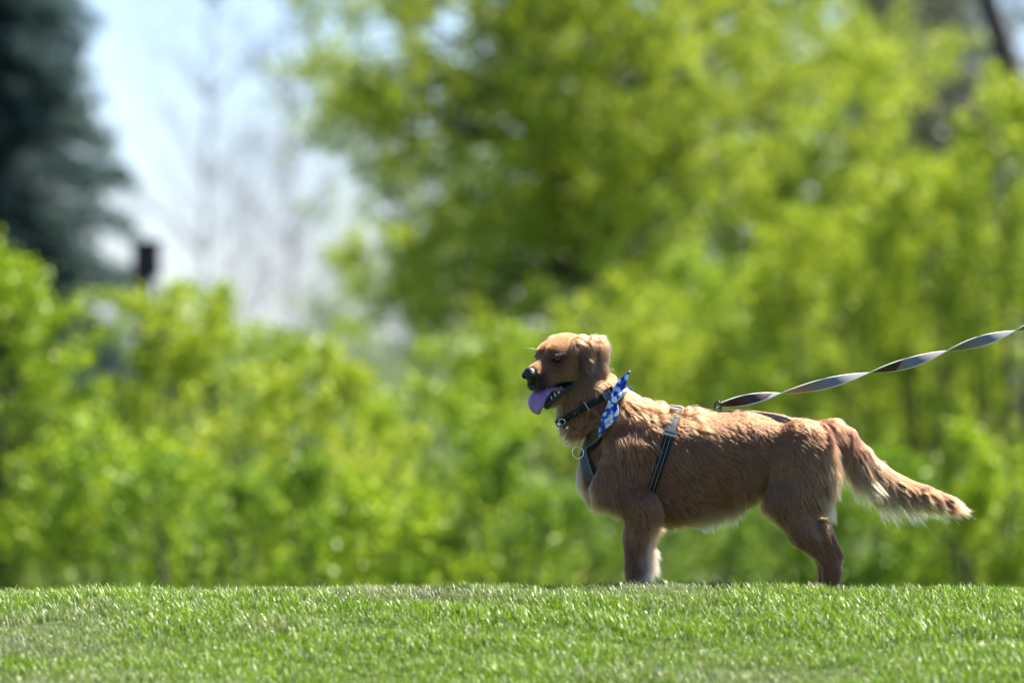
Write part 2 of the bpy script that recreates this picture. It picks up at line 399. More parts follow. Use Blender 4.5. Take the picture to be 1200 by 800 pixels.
def conifer(label, cx, Y, H, R, seed, mat, base=-1.9):
    rg = np.random.default_rng(3000 + seed); c = at(cx, 400, Y); root = tag(empty('conifer', (c[0], Y, base)), label, 'tree', 'dark conifers')
    tr = Bag(); tr.add(*tube(np.array([[c[0], Y, base], [c[0], Y, base + H * .5], [c[0], Y, base + H]]), [.28, .18, .03], 10)); link('trunk', tr.mesh('trunk'), m_bark, root)
    bo = Bag(); P = []; U = []
    z = base + .8
    while z < base + H - .2:
        f = 1 - (z - base) / H; rr = R * (f ** .75)
        for k in range(rg.integers(7, 11)):
            a = rg.uniform(0, 6.283); l = rr * rg.uniform(.6, 1.1)
            p0 = np.array([c[0], Y, z]); e = p0 + np.array([math.cos(a) * l, math.sin(a) * l, -.12 * l])
            pth = smooth_path([p0, (p0 + e) / 2 + [0, 0, .12 * l], e], 6); bo.add(*tube(pth, np.linspace(.03, .006, 6), 4))
            m = int(170 * l); t = rg.uniform(.15, 1, m); side = rg.normal(0, 1, m) * .16 * l * (1.1 - t)
            q = p0 + (e - p0) * t[:, None] + np.array([-math.sin(a), math.cos(a), 0]) * side[:, None] + np.array([0, 0, 1]) * (.12 * l * 4 * t * (1 - t) * .5 - rg.uniform(0, .3, m) )[:, None]
            P.append(q); U.append(np.broadcast_to(np.array([math.cos(a), math.sin(a), -.4]), (m, 3)))
        z += rg.uniform(.14, .26)
    P = np.concatenate(P); U = np.concatenate(U); V, Q = leaves(P, .16, rg, .7, U, .28)
    link('branches', bo.mesh('branches'), m_bark_dark, root)['kind'] = 'stuff'; link('crown', quad_mesh('crown', V, Q), mat, root, smooth=False)
conifer('tall dark blue green conifer at the left edge of the photo', -8, 92, 14.5, 3.1, 1, G_FIR)
cl = blob_clumps([(1150, 30, 70, 70), (1050, 60, 70, 90), (1120, 140, 90, 80), (1190, 120, 40, 90)], 72, 1.5, 46, rg, (.4, .8))
tree('thin leaning tree with dull olive leaves between the slender tree and the thick trunk', 'broadleaf_tree',
     [at(1190, 560, 72), at(1160, 250, 72), at(1120, 90, 72), at(1095, -80, 72)], .15, cl, G_OLV, 11000, .07, 7, 'leafy trees beyond the shrubs', m_bark_dark)
conifer('dark conifer standing behind the shrubs in the upper right', 1065, 105, 15, 2.6, 2, G_OLV)
conifer('conifer outside the photo far left', -330, 96, 13, 3.0, 3, G_FIR)

def bare_tree(label, cx, Y, H, seed, lean=0., base=-1.9, r=.045, mat=None, depth=4, sag=.0):
    rg = np.random.default_rng(4000 + seed); c = at(cx, 400, Y); root = tag(empty('bare_tree', (c[0], Y, base)), label, 'tree', 'bare trees against the sky')
    p = smooth_path([[c[0], Y, base], [c[0] + lean * .3, Y, base + H * .35], [c[0] + lean, Y + .2, base + H]], 12)
    tr = Bag(); tr.add(*tube(p, np.linspace(r, r * .2, 12), 8)); link('trunk', tr.mesh('trunk'), mat or m_twig, root)
    bag = Bag(); tips = []
    for k in range(95):
        i = rg.integers(3, 12); a = rg.uniform(0, 6.283)
        grow(bag, tips, p[i].copy(), unit(np.array([math.cos(a), math.sin(a), .9])), H * .15 * rg.uniform(.7, 1.2), .016, depth, rg, 3, .45, sag, .12)
    link('branches', bag.mesh('branches'), mat or m_twig, root)['kind'] = 'stuff'
bare_tree('bare leafless tree with fine grey twigs against the sky right of the conifer', 235, 112, 14, 1, .3, depth=3, sag=.3)
bare_tree('second bare tree nearer the spring tree with fine twigs', 345, 125, 15, 2, -.3, depth=3, sag=.3)

# far wood on both sides of the gap
P = []; rw = np.random.default_rng(77)
for k in range(420):
    x = rw.uniform(-260, -30) if k % 2 else rw.uniform(6, 260); y = rw.uniform(225, 275); h = rw.uniform(7, 13); R = rw.uniform(2.5, 4.5); m = 260
    a = unit(rw.normal(size=(m, 3))) * rw.uniform(.55, 1, (m, 1)) * [R, R, h * .5]; P.append(a + [x, y, h * .5 - 2])
P = np.concatenate(P); V, Q = leaves(P, .62, rw, 1)
tag(link('distant_wood', quad_mesh('distant_wood', V, Q), G_DK, smooth=False), 'far off green wood on the horizon behind the shrubs and trees', 'wood', kind='stuff')

# dark post with a box on it, behind the left shrubs
post = tag(empty('dark_post', tuple(at(168, 690, 60))), 'dark purple brown post with a wider box on top behind the left shrubs', 'post')
m_post = simple('dark purple brown wood', (0.03, 0.02, 0.028), .8, noise=.3, scale=8)
def box(name, lo, hi, mat, parent=None, bev=0.004):
    import bmesh
    bm = bmesh.new(); bmesh.ops.create_cube(bm, size=1)
    lo = np.array(lo, float); hi = np.array(hi, float)
    for v in bm.verts: v.co = Vector(tuple((lo + hi) / 2 + np.array(v.co) * (hi - lo)))
    bmesh.ops.bevel(bm, geom=bm.edges[:], offset=bev, segments=2, affect='EDGES')
    me = bpy.data.meshes.new(name); bm.to_mesh(me); bm.free()
    return link(name, me, mat, parent, smooth=False)
a = at(160, 700, 60); b = at(178, 326, 60); box('pole', (a[0], 59.92, -1.9), (b[0], 60.08, b[2]), m_post, post)
a = at(156, 326, 60); b = at(188, 284, 60); box('box', (a[0], 59.86, a[2]), (b[0], 60.14, b[2]), m_post, post)
box('roof', (a[0] - .03, 59.83, b[2]), (b[0] + .03, 60.17, b[2] + .03), m_post, post)
# ------------------------------------------------------------------ the dog, standing just behind the brow
YD = 16.0; K = 0.0024                       # metres per photograph pixel at the dog
def B(px, py, y=0.0): return np.array([(px - 600) * K, y, (400 - py) * K + ZC])

def vox_mesh(name, f, lo, hi, h, block=12):
    """surface of f(P) < 0 as a quad mesh (surface nets, evaluated only near the surface)"""
    lo = np.array(lo, float); n = np.ceil((np.array(hi) - lo) / h / block).astype(int)
    G = np.full(tuple(n * block), 1.0, np.float32)
    ii = np.stack(np.meshgrid(*[np.arange(k) for k in n], indexing='ij'), -1).reshape(-1, 3)
    cen = lo + (ii + .5) * block * h; fc = f(cen); lim = block * h * .87 * 1.9 + .012
    off = np.stack(np.meshgrid(*[np.arange(block)] * 3, indexing='ij'), -1).reshape(-1, 3)
    for c, v in zip(ii, fc):
        sl = tuple(slice(a * block, (a + 1) * block) for a in c)
        if abs(v) > lim: G[sl] = v; continue
        G[sl] = f(lo + (c * block + off) * h).reshape(block, block, block)
    S = G < 0; cnt = np.zeros(tuple(np.array(G.shape) - 1), np.int8)
    for dx in (0, 1):
        for dy in (0, 1):
            for dz in (0, 1): cnt += S[dx:S.shape[0] - 1 + dx, dy:S.shape[1] - 1 + dy, dz:S.shape[2] - 1 + dz]
    act = (cnt > 0) & (cnt < 8); idx = np.full(act.shape, -1, np.int64); cells = np.argwhere(act)
    idx[act] = np.arange(len(cells)); acc = np.zeros((len(cells), 3)); num = np.zeros(len(cells))
    corners = [(0, 0, 0), (1, 0, 0), (0, 1, 0), (1, 1, 0), (0, 0, 1), (1, 0, 1), (0, 1, 1), (1, 1, 1)]
    for a in range(8):
        for b in range(a + 1, 8):
            ca, cb = np.array(corners[a]), np.array(corners[b])
            if abs(ca - cb).sum() != 1: continue
            va = G[tuple((cells + ca).T)]; vb = G[tuple((cells + cb).T)]; m = (va < 0) != (vb < 0)
            t = np.where(m, va / np.where(m, va - vb, 1), 0)[:, None]
            acc += np.where(m[:, None], ca + (cb - ca) * t, 0); num += m
    V = lo + (cells + acc / num[:, None]) * h; quads = []
    for ax in range(3):
        e = np.zeros(3, int); e[ax] = 1; u, v = (ax + 1) % 3, (ax + 2) % 3
        A = S[1:-1, 1:-1, 1:-1]; Bq = S[1 + e[0]:S.shape[0] - 1 + e[0], 1 + e[1]:S.shape[1] - 1 + e[1], 1 + e[2]:S.shape[2] - 1 + e[2]]
        w = np.argwhere(A != Bq) + 1; eu = np.zeros(3, int); eu[u] = 1; ev = np.zeros(3, int); ev[v] = 1
        w = w[(w < np.array(act.shape)).all(1)]
        q = np.stack([idx[tuple((w - a).T)] for a in (eu + ev, ev, 0 * eu, eu)], 1)
        q = np.where(S[tuple(w.T)][:, None], q, q[:, ::-1]); quads.append(q[(q >= 0).all(1)])
    return V, np.concatenate(quads)

# signed distance pieces
def ell(P, c, r):
    q = (P - c) / r; k0 = np.linalg.norm(q, axis=1); k1 = np.linalg.norm(q / r, axis=1) + 1e-9
    return k0 * (k0 - 1) / k1
def cone(P, a, b, ra, rb, flat=1.0):
    """tapered capsule; FLAT < 1 squeezes it across the dog"""
    ab = b - a; t = np.clip(((P - a) @ ab) / (ab @ ab), 0, 1)
    d = P - a - t[:, None] * ab
    if flat != 1.0: d = d * np.array([1, 1 / flat, 1])
    return (np.linalg.norm(d, axis=1) - (ra + (rb - ra) * t)) * (min(1, flat) ** .5)
def smin(a, b, k):
    h = np.clip(.5 + .5 * (b - a) / k, 0, 1)
    return b + (a - b) * h - k * h * (1 - h)
def chain(P, pts, flat=1.0, k=.008):
    d = None
    for (a, ra), (b, rb) in zip(pts[:-1], pts[1:]):
        e = cone(P, a, b, ra, rb, flat); d = e if d is None else smin(d, e, k)
    return d

# trunk of the body: stations px, top, bottom, half width
TRUNK = np.array([(690, 512, 590, .060), (705, 498, 597, .074), (722, 480, 602, .086), (745, 472, 609, .098), (765, 475, 613, .106), (790, 481, 613, .111), (815, 483, 611, .112),
         (840, 483, 601, .109), (870, 482, 588, .102), (900, 484, 573, .097), (925, 489, 580, .092), (945, 496, 578, .082), (960, 503, 566, .065), (975, 515, 545, .05)], float)
def f_trunk(P):
    x = P[:, 0] / K + 600; xs = TRUNK[:, 0]; xc = np.clip(x, xs[0], xs[-1]); o = []
    for c in (1, 2, 3): o.append(sum(np.interp(xc + s, xs, TRUNK[:, c]) for s in (-14, -7, 0, 7, 14)) / 5)
    zt, zb = (400 - o[0]) * K + ZC, (400 - o[1]) * K + ZC; zc, hz = (zt + zb) / 2, (zt - zb) / 2
    zz = (P[:, 2] - zc) / hz; wy = o[2] * (1 + .10 * np.clip(zz, -1, 1))     # fuller above than below
    q = np.stack([P[:, 1] / wy, zz], 1); k0 = np.linalg.norm(q, axis=1); k1 = np.linalg.norm(q / np.stack([wy, hz], 1), axis=1) + 1e-9
    d = np.maximum(k0 * (k0 - 1) / k1, -.09)
    for e in (B(706, 0)[0] - P[:, 0], P[:, 0] - B(958, 0)[0]): d = -smin(-d, -e, .05)
    d = smin(d, ell(P, B(946, 530), np.array([.075, .078, .075])), .02)
    d = smin(d, ell(P, B(700, 548), np.array([.048, .062, .085])), .03)       # breastbone
    d = smin(d, cone(P, B(742, 508), B(689, 464, -.022), .090, .078, .88), .03)
    d = smin(d, ell(P, B(671, 486, -.03), np.array([.042, .045, .045])), .03)
    d = smin(d, cone(P, B(712, 490, -.072), B(670, 509, -.050), .020, .010), .014)   # fold of loose coat below the collar  # neck
    return d

PSI, THE = math.radians(42), math.radians(17)
HF = np.array([-math.cos(PSI) * math.cos(THE), -math.sin(PSI) * math.cos(THE), -math.sin(THE)])
HS = np.array([math.sin(PSI), -math.cos(PSI), 0.])        # the dog's left, the side we see
HW = np.cross(HF, HS); HW *= np.sign(HW[2])
H0 = B(659, 419, -.055)
HM = np.stack([HF, HS, HW])                               # world -> head axes
def hl(P): return (P - H0) @ HM.T * 1000.                 # millimetres
def hw(u, s, w): return H0 + (u * HF + s * HS + w * HW) / 1000.
A3 = lambda *v: np.array(v, float)
def f_ears(q):
    s = q * [1, 1, 1]; s = np.stack([q[:, 0], np.abs(q[:, 1]), q[:, 2]], 1); d = ell(s, A3(-26, 54, 32), A3(32, 15, 22))
    d = smin(d, ell(s, A3(-52, 68, 2), A3(42, 13, 38)), 8); d = smin(d, ell(s, A3(-38, 73, -40), A3(38, 11, 44)), 8)
    return smin(d, ell(s, A3(-14, 71, -78), A3(25, 9, 30)), 8)
def f_head(P):
    q = hl(P); s = np.stack([q[:, 0], np.abs(q[:, 1]), q[:, 2]], 1)
    d = ell(s, A3(-8, 0, 10), A3(70, 58, 54))
    d = smin(d, ell(s, A3(36, 18, 24), A3(30, 27, 28)), 14)            # brows
    d = smin(d, ell(s, A3(18, 36, -24), A3(42, 24, 40)), 16)           # cheeks
    d = smin(d, cone(s, A3(45, 0, -13), A3(113, 0, -13), 36, 25), 16)  # muzzle
    d = smin(d, ell(s, A3(96, 15, -42), A3(36, 15, 19)), 10)           # flews
    d = smin(d, ell(s, A3(116, 0, -38), A3(15, 20, 20)), 8)
    d = smin(d, ell(s, A3(55, 26, -45), A3(34, 13, 19)), 8)
    eye = ell(s, A3(55, 35, 13), A3(13, 12, 9)); d = -smin(-d, eye, 5) # sockets
    d = smin(d, ell(s, A3(50, 37, 23), A3(16, 10, 6)), 5)              # upper lid
    jaw = cone(s, A3(18, 0, -82), A3(96, 0, -107), 27, 12); jaw = smin(jaw, ell(s, A3(14, 24, -80), A3(22, 12, 20)), 10)
    # the gap of the open mouth
    top = -59 + 5 * np.sin(np.clip((s[:, 0] - 30) / 90, 0, 1) * 3.14); bot = -68 - (s[:, 0] - 22) * .36
    wedge = np.maximum.reduce([q[:, 2] - top, bot - q[:, 2], 24 - s[:, 0]])
    d = np.maximum(d, -np.maximum.reduce([q[:, 2] - top, -130 - q[:, 2], 30 - s[:, 0]]))
    jaw = np.maximum(jaw, -(np.maximum.reduce([bot - q[:, 2], 24 - s[:, 0]])))
    d = smin(d, jaw, 6); d = np.maximum(d, -(wedge + 1.5))
    d = smin(d, f_ears(q), 5)
    return d / 1000., wedge / 1000.

def legs_pts(side, far):
    y = -side; o = far
    front = [(B(738 + o, 530, y * .075), .070), (B(716 + o, 572, y * .088), .050), (B(751 + o, 592, y * .098), .044), (B(743 + o, 628, y * .085), .030),
             (B(743 + o, 664, y * .082), .0245), (B(744 + o, 688, y * .082), .024)]
    fpaw = [(B(743 + o, 691, y * .082), .026), (B(735 + o, 695, y * .082), .025)]
    hind = [(B(916 + o, 588, y * .095), .050), (B(944 + o, 626, y * .088), .034), (B(970 + o, 654, y * .080), .0235), (B(973 + o, 668, y * .080), .025), (B(971 + o, 692, y * .080), .023)]
    hpaw = [(B(971 + o, 692, y * .080), .024), (B(961 + o, 696, y * .080), .024)]
    return front, fpaw, hind, hpaw
def f_legs(P):
    d = None
    for side, of, oh in ((1, 0, 0), (-1, 6, -7)):
        fr, fp, hi, hp = legs_pts(side, of)
        hi = [(a + [oh * K, 0, 0], r) for a, r in hi]; hp = [(a + [oh * K - of * K, 0, 0], r) for a, r in hp]
        e = chain(P, fr[:3], .55, .02); e = smin(e, chain(P, fr[2:], .9, .01), .02); e = smin(e, chain(P, fp), .008)
        for k in (-1, 0, 1):
            e = smin(e, ell(P, fp[1][0] + [-.022, k * .017, -.006], np.array([.020, .0105, .016])), .004)
        g = ell(P, B(938 + oh, 550, -side * .068), np.array([.098, .054, .142])); g = smin(g, chain(P, hi[:3], .75, .02), .03)
        g = smin(g, chain(P, hi[2:], .85, .006), .012); g = smin(g, cone(P, hi[1][0] + [.048, 0, .03], B(981 + oh, 651, -side * .08), .014, .011), .02); g = smin(g, chain(P, hp), .008)
        for k in (-1, 0, 1):
            g = smin(g, ell(P, hp[1][0] + [-.022, k * .016, -.006], np.array([.020, .010, .015])), .004)
        e = smin(e, g, .001); d = e if d is None else smin(d, e, .001)
    return d
TAIL = [(B(955, 512), .042), (B(974, 508, .0), .036), (B(990, 515, .005), .033), (B(1006, 534, .008), .031), (B(1030, 556, .01), .029), (B(1056, 571, .012), .027), (B(1084, 580, .012), .024), (B(1113, 588, .01), .016)]
def f_tail(P): return chain(P, TAIL, .85, .01)
def f_dog(P):
    d = smin(f_trunk(P), f_legs(P), .014); d = smin(d, f_tail(P), .02)
    near = P[:, 0] < .36
    if near.any():
        h, _ = f_head(P[near]); q = d[near]
        jn = cone(P[near], hw(-8, 0, -45), B(692, 470, -.025), .056, .066)
        q = smin(smin(q, jn, .03), h, .012)
        w = f_head(P[near])[1]; q = np.maximum(q, -(w + .0015)); d = d.copy(); d[near] = q
    return d

dog = tag(empty('dog', (B(840, 706)[0], YD, B(840, 706)[2])), 'golden brown long haired dog standing on the lawn, mouth open and tongue out', 'dog')
DOFF = np.array([0, YD, 0])
V_body, Q_body = V, Q = vox_mesh('body', f_dog, (-.02, -.24, -.08), (1.28, .24, .74), .0035)
# normals of the skin
def grad(f, P, e=.0015):
    g = np.empty_like(P)
    for k in range(3):
        d = np.zeros(3); d[k] = e; g[:, k] = f(P + d) - f(P - d)
    return unit(g)

# ---- coat: direction, length and colour guides (px, py, dx, dy, length mm, colour)
RUST = (0.43, 0.20, 0.085); GOLD = (0.50, 0.27, 0.13); TAN = (0.56, 0.33, 0.18); CREAM = (0.70, 0.50, 0.31); PALE = (0.74, 0.55, 0.37); DARKR = (0.33, 0.14, 0.055)
GUIDE = [
 (700, 470, .5, 1, 26, GOLD), (722, 462, .9, .5, 24, GOLD), (670, 492, -.1, 1, 20, GOLD), (655, 490, -.1, 1, 18, TAN), (662, 509, -.8, .7, 34, CREAM), (690, 502, -.85, .5, 46, GOLD), (712, 490, -.8, .5, 40, GOLD),
 (740, 470, 1, .25, 26, TAN), (765, 476, 1, .25, 32, TAN), (745, 510, .55, 1, 28, TAN), (730, 550, .25, 1, 22, GOLD), (705, 540, -.1, 1, 28, GOLD), (683, 545, -.35, 1, 34, CREAM),
 (690, 585, -.1, 1, 34, CREAM), (712, 604, .35, .9, 26, CREAM), (790, 482, .9, .3, 34, TAN), (815, 484, .9, .4, 34, GOLD), (783, 478, .95, -.1, 42, TAN), (805, 480, .8, .5, 40, TAN), (800, 525, .8, .7, 20, GOLD), (850, 486, 1, .2, 24, RUST), (895, 486, 1, .25, 24, GOLD),
 (850, 530, .95, .4, 18, GOLD), (790, 570, .85, .55, 20, GOLD), (840, 575, .9, .5, 22, GOLD), (790, 606, .8, .6, 24, TAN), (830, 608, .5, .9, 36, PALE), (862, 604, .3, 1, 46, PALE), (885, 590, .2, 1, 30, CREAM),
 (875, 560, .3, 1, 30, TAN), (900, 520, .8, .5, 22, GOLD), (940, 496, 1, .4, 28, GOLD), (957, 505, .9, .7, 30, RUST), (925, 545, .35, 1, 13, TAN), (910, 590, .5, 1, 13, GOLD), (935, 630, .65, .9, 10, GOLD),
 (960, 535, .55, .9, 30, TAN), (974, 555, .55, 1, 44, CREAM), (968, 590, .6, 1, 46, PALE), (955, 615, .6, .9, 20, TAN), (978, 648, .25, 1, 13, GOLD), (972, 680, 0, 1, 8, GOLD),
 (738, 575, .3, 1, 16, GOLD), (735, 600, .15, 1, 12, GOLD), (765, 595, .7, .7, 24, TAN), (731, 640, .1, 1, 8, GOLD), (757, 625, .6, .9, 32, TAN), (759, 655, .85, .7, 46, PALE), (757, 680, .45, .9, 32, PALE), (735, 680, 0, 1, 8, TAN),
 (975, 500, .9, .5, 34, RUST), (990, 512, .5, 1, 46, RUST), (985, 530, .25, 1, 72, TAN), (1005, 545, .35, 1, 92, TAN), (1022, 540, .75, .8, 52, TAN), (1028, 562, .5, 1, 90, TAN), (1050, 562, .85, .6, 44, GOLD), (1055, 578, .6, .9, 66, GOLD),
 (1080, 572, 1, .35, 36, RUST), (1085, 585, .8, .7, 50, GOLD), (1110, 580, 1, .25, 40, RUST), (1112, 592, 1, .3, 48, TAN)]
GUIDE += [(742, 645, .1, 1, 9, GOLD), (745, 662, .1, 1, 9, GOLD), (742, 680, 0, 1, 8, GOLD), (748, 636, .3, 1, 14, GOLD), (760, 640, .95, .6, 46, CREAM), (764, 670, .7, .8, 42, PALE), (766, 612, .95, .5, 34, TAN), (962, 570, .45, 1, 20, TAN), (955, 595, .45, 1, 14, GOLD), (960, 640, .5, 1, 11, GOLD)]
GP = np.array([[*B(g[0], g[1])[[0, 2]]] for g in GUIDE]); GD = np.array([[g[2], 0, -g[3]] for g in GUIDE], float); GD = unit(GD)
GL = np.array([g[4] for g in GUIDE]) / 1000.; GC = np.array([g[5] for g in GUIDE]) ** 1.85 * np.array([.55, .55, .58])
def head_weight(P):
    q = hl(P); fh = f_head(P)[0]
    w = 1 / (1 + np.exp(np.clip((fh - .004) / .0022, -30, 30)))
    return np.where(q[:, 2] < -125, 0, w) * (q[:, 0] > -110)
def coat(P, Nn):
    """direction, length, colour at skin points"""
    d2 = ((P[:, None, [0, 2]] - GP[None]) ** 2).sum(2); w = 1 / (d2 + .00012) ** 2; w /= w.sum(1, keepdims=True)
    D = w @ GD; Ln = w @ GL; C = w @ GC
    D[:, 1] += Nn[:, 1] * .35                              # falls outwards off the back
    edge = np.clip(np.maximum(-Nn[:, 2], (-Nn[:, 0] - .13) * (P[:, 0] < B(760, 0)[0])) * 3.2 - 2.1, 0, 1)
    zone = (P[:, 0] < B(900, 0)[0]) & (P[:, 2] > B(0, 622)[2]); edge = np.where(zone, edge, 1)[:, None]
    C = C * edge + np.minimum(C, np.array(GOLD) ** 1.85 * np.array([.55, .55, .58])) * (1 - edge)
    tail = P[:, 0] > B(985, 0)[0]
    Ln = np.where(tail, Ln * (.72 - .42 * Nn[:, 2]), Ln)
    C = C * np.interp(P[:, 0], [.8, .9], [1, 1])[:, None]
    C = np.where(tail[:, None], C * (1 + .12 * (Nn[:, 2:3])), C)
    # legs: short on the outside and in front
    # head
    q = hl(P); hwt = head_weight(P); s = np.abs(q[:, 1]); ear = f_ears(q)
    e = 1 / (1 + np.exp(np.clip((ear - 5) / 1.5, -30, 30)))
    u, v = q[:, 0], q[:, 2]
    back = np.stack([-np.ones(len(P)), np.zeros(len(P)), np.where(v > 20, .1, -.35)], 1)
    back = np.where((u > 70)[:, None], np.stack([-np.ones(len(P)), np.zeros(len(P)), -.3 * np.ones(len(P))], 1), back)
    eard = np.stack([-.45 - .2 * (v < 0), np.sign(q[:, 1]) * .1, -np.ones(len(P))], 1)
    Dh = unit(back * (1 - e[:, None]) + eard * e[:, None]) @ HM
    lh = np.interp(u, [-70, -30, 20, 55, 90, 130], [14, 8, 4.5, 3, 2.2, 1.8]) / 1000
    lh = np.where((v < -25) & (u < 45), lh + .004, lh); lh = np.where((v < -80) & (u < 90), .016, lh)
    lh = lh * (1 - e) + e * np.interp(v, [-100, -60, 0, 40], [.016, .020, .032, .034])
    ch = np.array(TAN) * np.ones((len(P), 1))
    ch = np.where((v > 35)[:, None], np.array([.56, .32, .16]), ch)
    ch = np.where((v < -80)[:, None], np.array([.55, .36, .20]), ch)
    m = (np.clip((u - 84) / 30, 0, 1) * np.clip((-v + 2) / 22, 0, 1))[:, None]; ch = ch * (1 - .85 * m)
    m = np.exp(-((u - 55) ** 2 + (s - 37) ** 2 + (v - 12) ** 2) / 560.)[:, None]; ch = ch * (1 - .92 * m)
    ch = ch ** 1.85 * np.array([.74, .72, .70])
    ch = ch * (1 - e[:, None]) + e[:, None] * (np.array([.060, .024, .009]) + np.clip((v[:, None] - 2) / 30, 0, 1) * np.array([.12, .046, .016]))  # rust ears; shade on their lower part is put into the hair colour
    D = unit(D * (1 - hwt[:, None]) + Dh * hwt[:, None]); Ln = Ln * (1 - hwt) + lh * hwt; C = C * (1 - hwt[:, None]) + ch * hwt[:, None]
    global EAR; EAR = e * (hwt > .3)
    return D, Ln, C
def bare(P):
    """1 where no hair grows: mouth, lips, nose, eyes"""
    q = hl(P); wd = f_head(P)[1] * 1000; s = np.abs(q[:, 1])
    m = (wd < 3.5) & (q[:, 0] > 18) & (q[:, 0] < 150)
    lip = -68 - (q[:, 0] - 22) * .36 - q[:, 2]; m |= (lip > -6) & (lip < 5 + 13 * np.clip((q[:, 0] - 12) / 30, 0, 1)) & (q[:, 0] > 16) & (q[:, 0] < 112) & (s < 60) & (f_ears(q) > 6)
    m |= ell(np.stack([q[:, 0], s, q[:, 2]], 1), A3(56, 37, 13), A3(12.5, 12, 9.5)) < 0
    m |= ell(q, A3(128, 0, -4), A3(19, 21, 19)) < 0
    return m
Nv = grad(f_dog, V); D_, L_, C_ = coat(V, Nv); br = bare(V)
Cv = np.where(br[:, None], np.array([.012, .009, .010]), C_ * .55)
me = quad_mesh('body', V + DOFF, Q)
ca = me.color_attributes.new('coat', 'FLOAT_COLOR', 'POINT')
ca.data.foreach_set('color', np.concatenate([Cv, np.ones((len(Cv), 1))], 1).astype(np.float32).ravel())
m_skin, t, o = new_mat('dog skin'); p = t.nodes.new('ShaderNodeBsdfPrincipled'); at_ = t.nodes.new('ShaderNodeAttribute'); at_.attribute_name = 'coat'
p.inputs['Roughness'].default_value = .55; t.links.new(at_.outputs['Color'], p.inputs['Base Color']); t.links.new(p.outputs[0], o.inputs[0])
body = link('body', me, m_skin, dog)

# ---- mesh parts of the head
def head_part(name, f, lo, hi, h, mat, label=None):
    """f in head millimetres"""
    V, Q = vox_mesh(name, lambda P: f(P), lo, hi, h, 8)
    Vw = H0 + (V @ HM) / 1000. + DOFF
    o = link(name, quad_mesh(name, Vw, Q), mat, dog)
    if label: o['label'] = label
    return o
m_nose = simple('wet black nose', (.004, .004, .005), .36, noise=.3, scale=900, spec=.4, bump=.0006)
m_eye = simple('dark brown eye', (.006, .003, .002), .03, spec=.6)
m_tongue = simple('purple pink tongue', (.24, .105, .25), .38, noise=.12, scale=500, spec=.5, bump=.0005)
m_tooth = simple('ivory tooth', (.72, .70, .62), .3)
m_gum = simple('black lip', (.02, .014, .018), .35, noise=.3, scale=300, bump=.001)
def f_nose(q):
    s = np.stack([q[:, 0], np.abs(q[:, 1]), q[:, 2]], 1); d = ell(s, A3(131, 0, -3), A3(16, 19, 15)); d = smin(d, ell(s, A3(136, 12, -9), A3(13, 11, 11)), 5)
    d = smin(d, ell(s, A3(132, 0, -24), A3(9, 7, 14)), 5)
    return -smin(-d, ell(s, A3(148, 10, -11), A3(9, 4, 4.5)), 2)
head_part('nose', f_nose, (108, -30, -44), (160, 30, 18), 1.0, m_nose)
for sg in (1, -1):
    head_part('eye', lambda q: ell(q, A3(50, sg * 36.5, 13), A3(12, 11, 9.5)), (36, sg * 36.5 - 14, 0), (64, sg * 36.5 + 14, 26), 1.2, m_eye)
TP = [tuple(v) for v in smooth_path([(46, 3, -80), (72, 5, -71), (98, 7, -67), (118, 8, -72), (130, 8, -83), (136, 6, -92), (139, 4, -102)], 20)]
TW = list(np.interp(np.linspace(0, 1, 20), [0, .6, .85, .96, 1], [22, 26, 25, 19, 12]))
def f_tongue(q):
    d = None
    for (a, wa), (b, wb) in zip(zip(TP[:-1], TW[:-1]), zip(TP[1:], TW[1:])):
        a = A3(*a); b = A3(*b); ab = b - a; t = np.clip(((q - a) @ ab) / (ab @ ab), 0, 1); c = q - a - t[:, None] * ab
        w = wa + (wb - wa) * t; nrm = unit(np.cross(ab, A3(0, 1, 0))); x = c[:, 1]; z = c @ nrm; al = c @ unit(ab)
        e = (np.sqrt((x / w) ** 2 + ((z + 2.2 * np.cos(np.clip(x / w, -1, 1) * 3.14)) / 4.2) ** 2 + (al / w) ** 2) - 1) * 4.0
        d = e if d is None else smin(d, e, 2.5)
    return d
head_part('tongue', f_tongue, (16, -36, -142), (172, 46, -52), 1.3, m_tongue)
def tooth_f(c, h, r, up):
    return lambda q: cone(q, A3(*c), A3(c[0], c[1], c[2] + up * h), r, .4)
for k, (u, h, r) in enumerate([(83, 6, 3.2), (70, 9, 4.0), (57, 8, 5.2), (45, 10, 4.6)]):
    for sg in (1, -1):
        wv = -68 - (u - 22) * .36; sw = 7 + (104 - u) * .20; h *= .75; r *= .8
        head_part('tooth', tooth_f((u, sg * sw, wv - 3), h + 4, r, 1), (u - 8, sg * sw - 8, wv - 10), (u + 8, sg * sw + 8, wv + 14), 1.2, m_tooth)

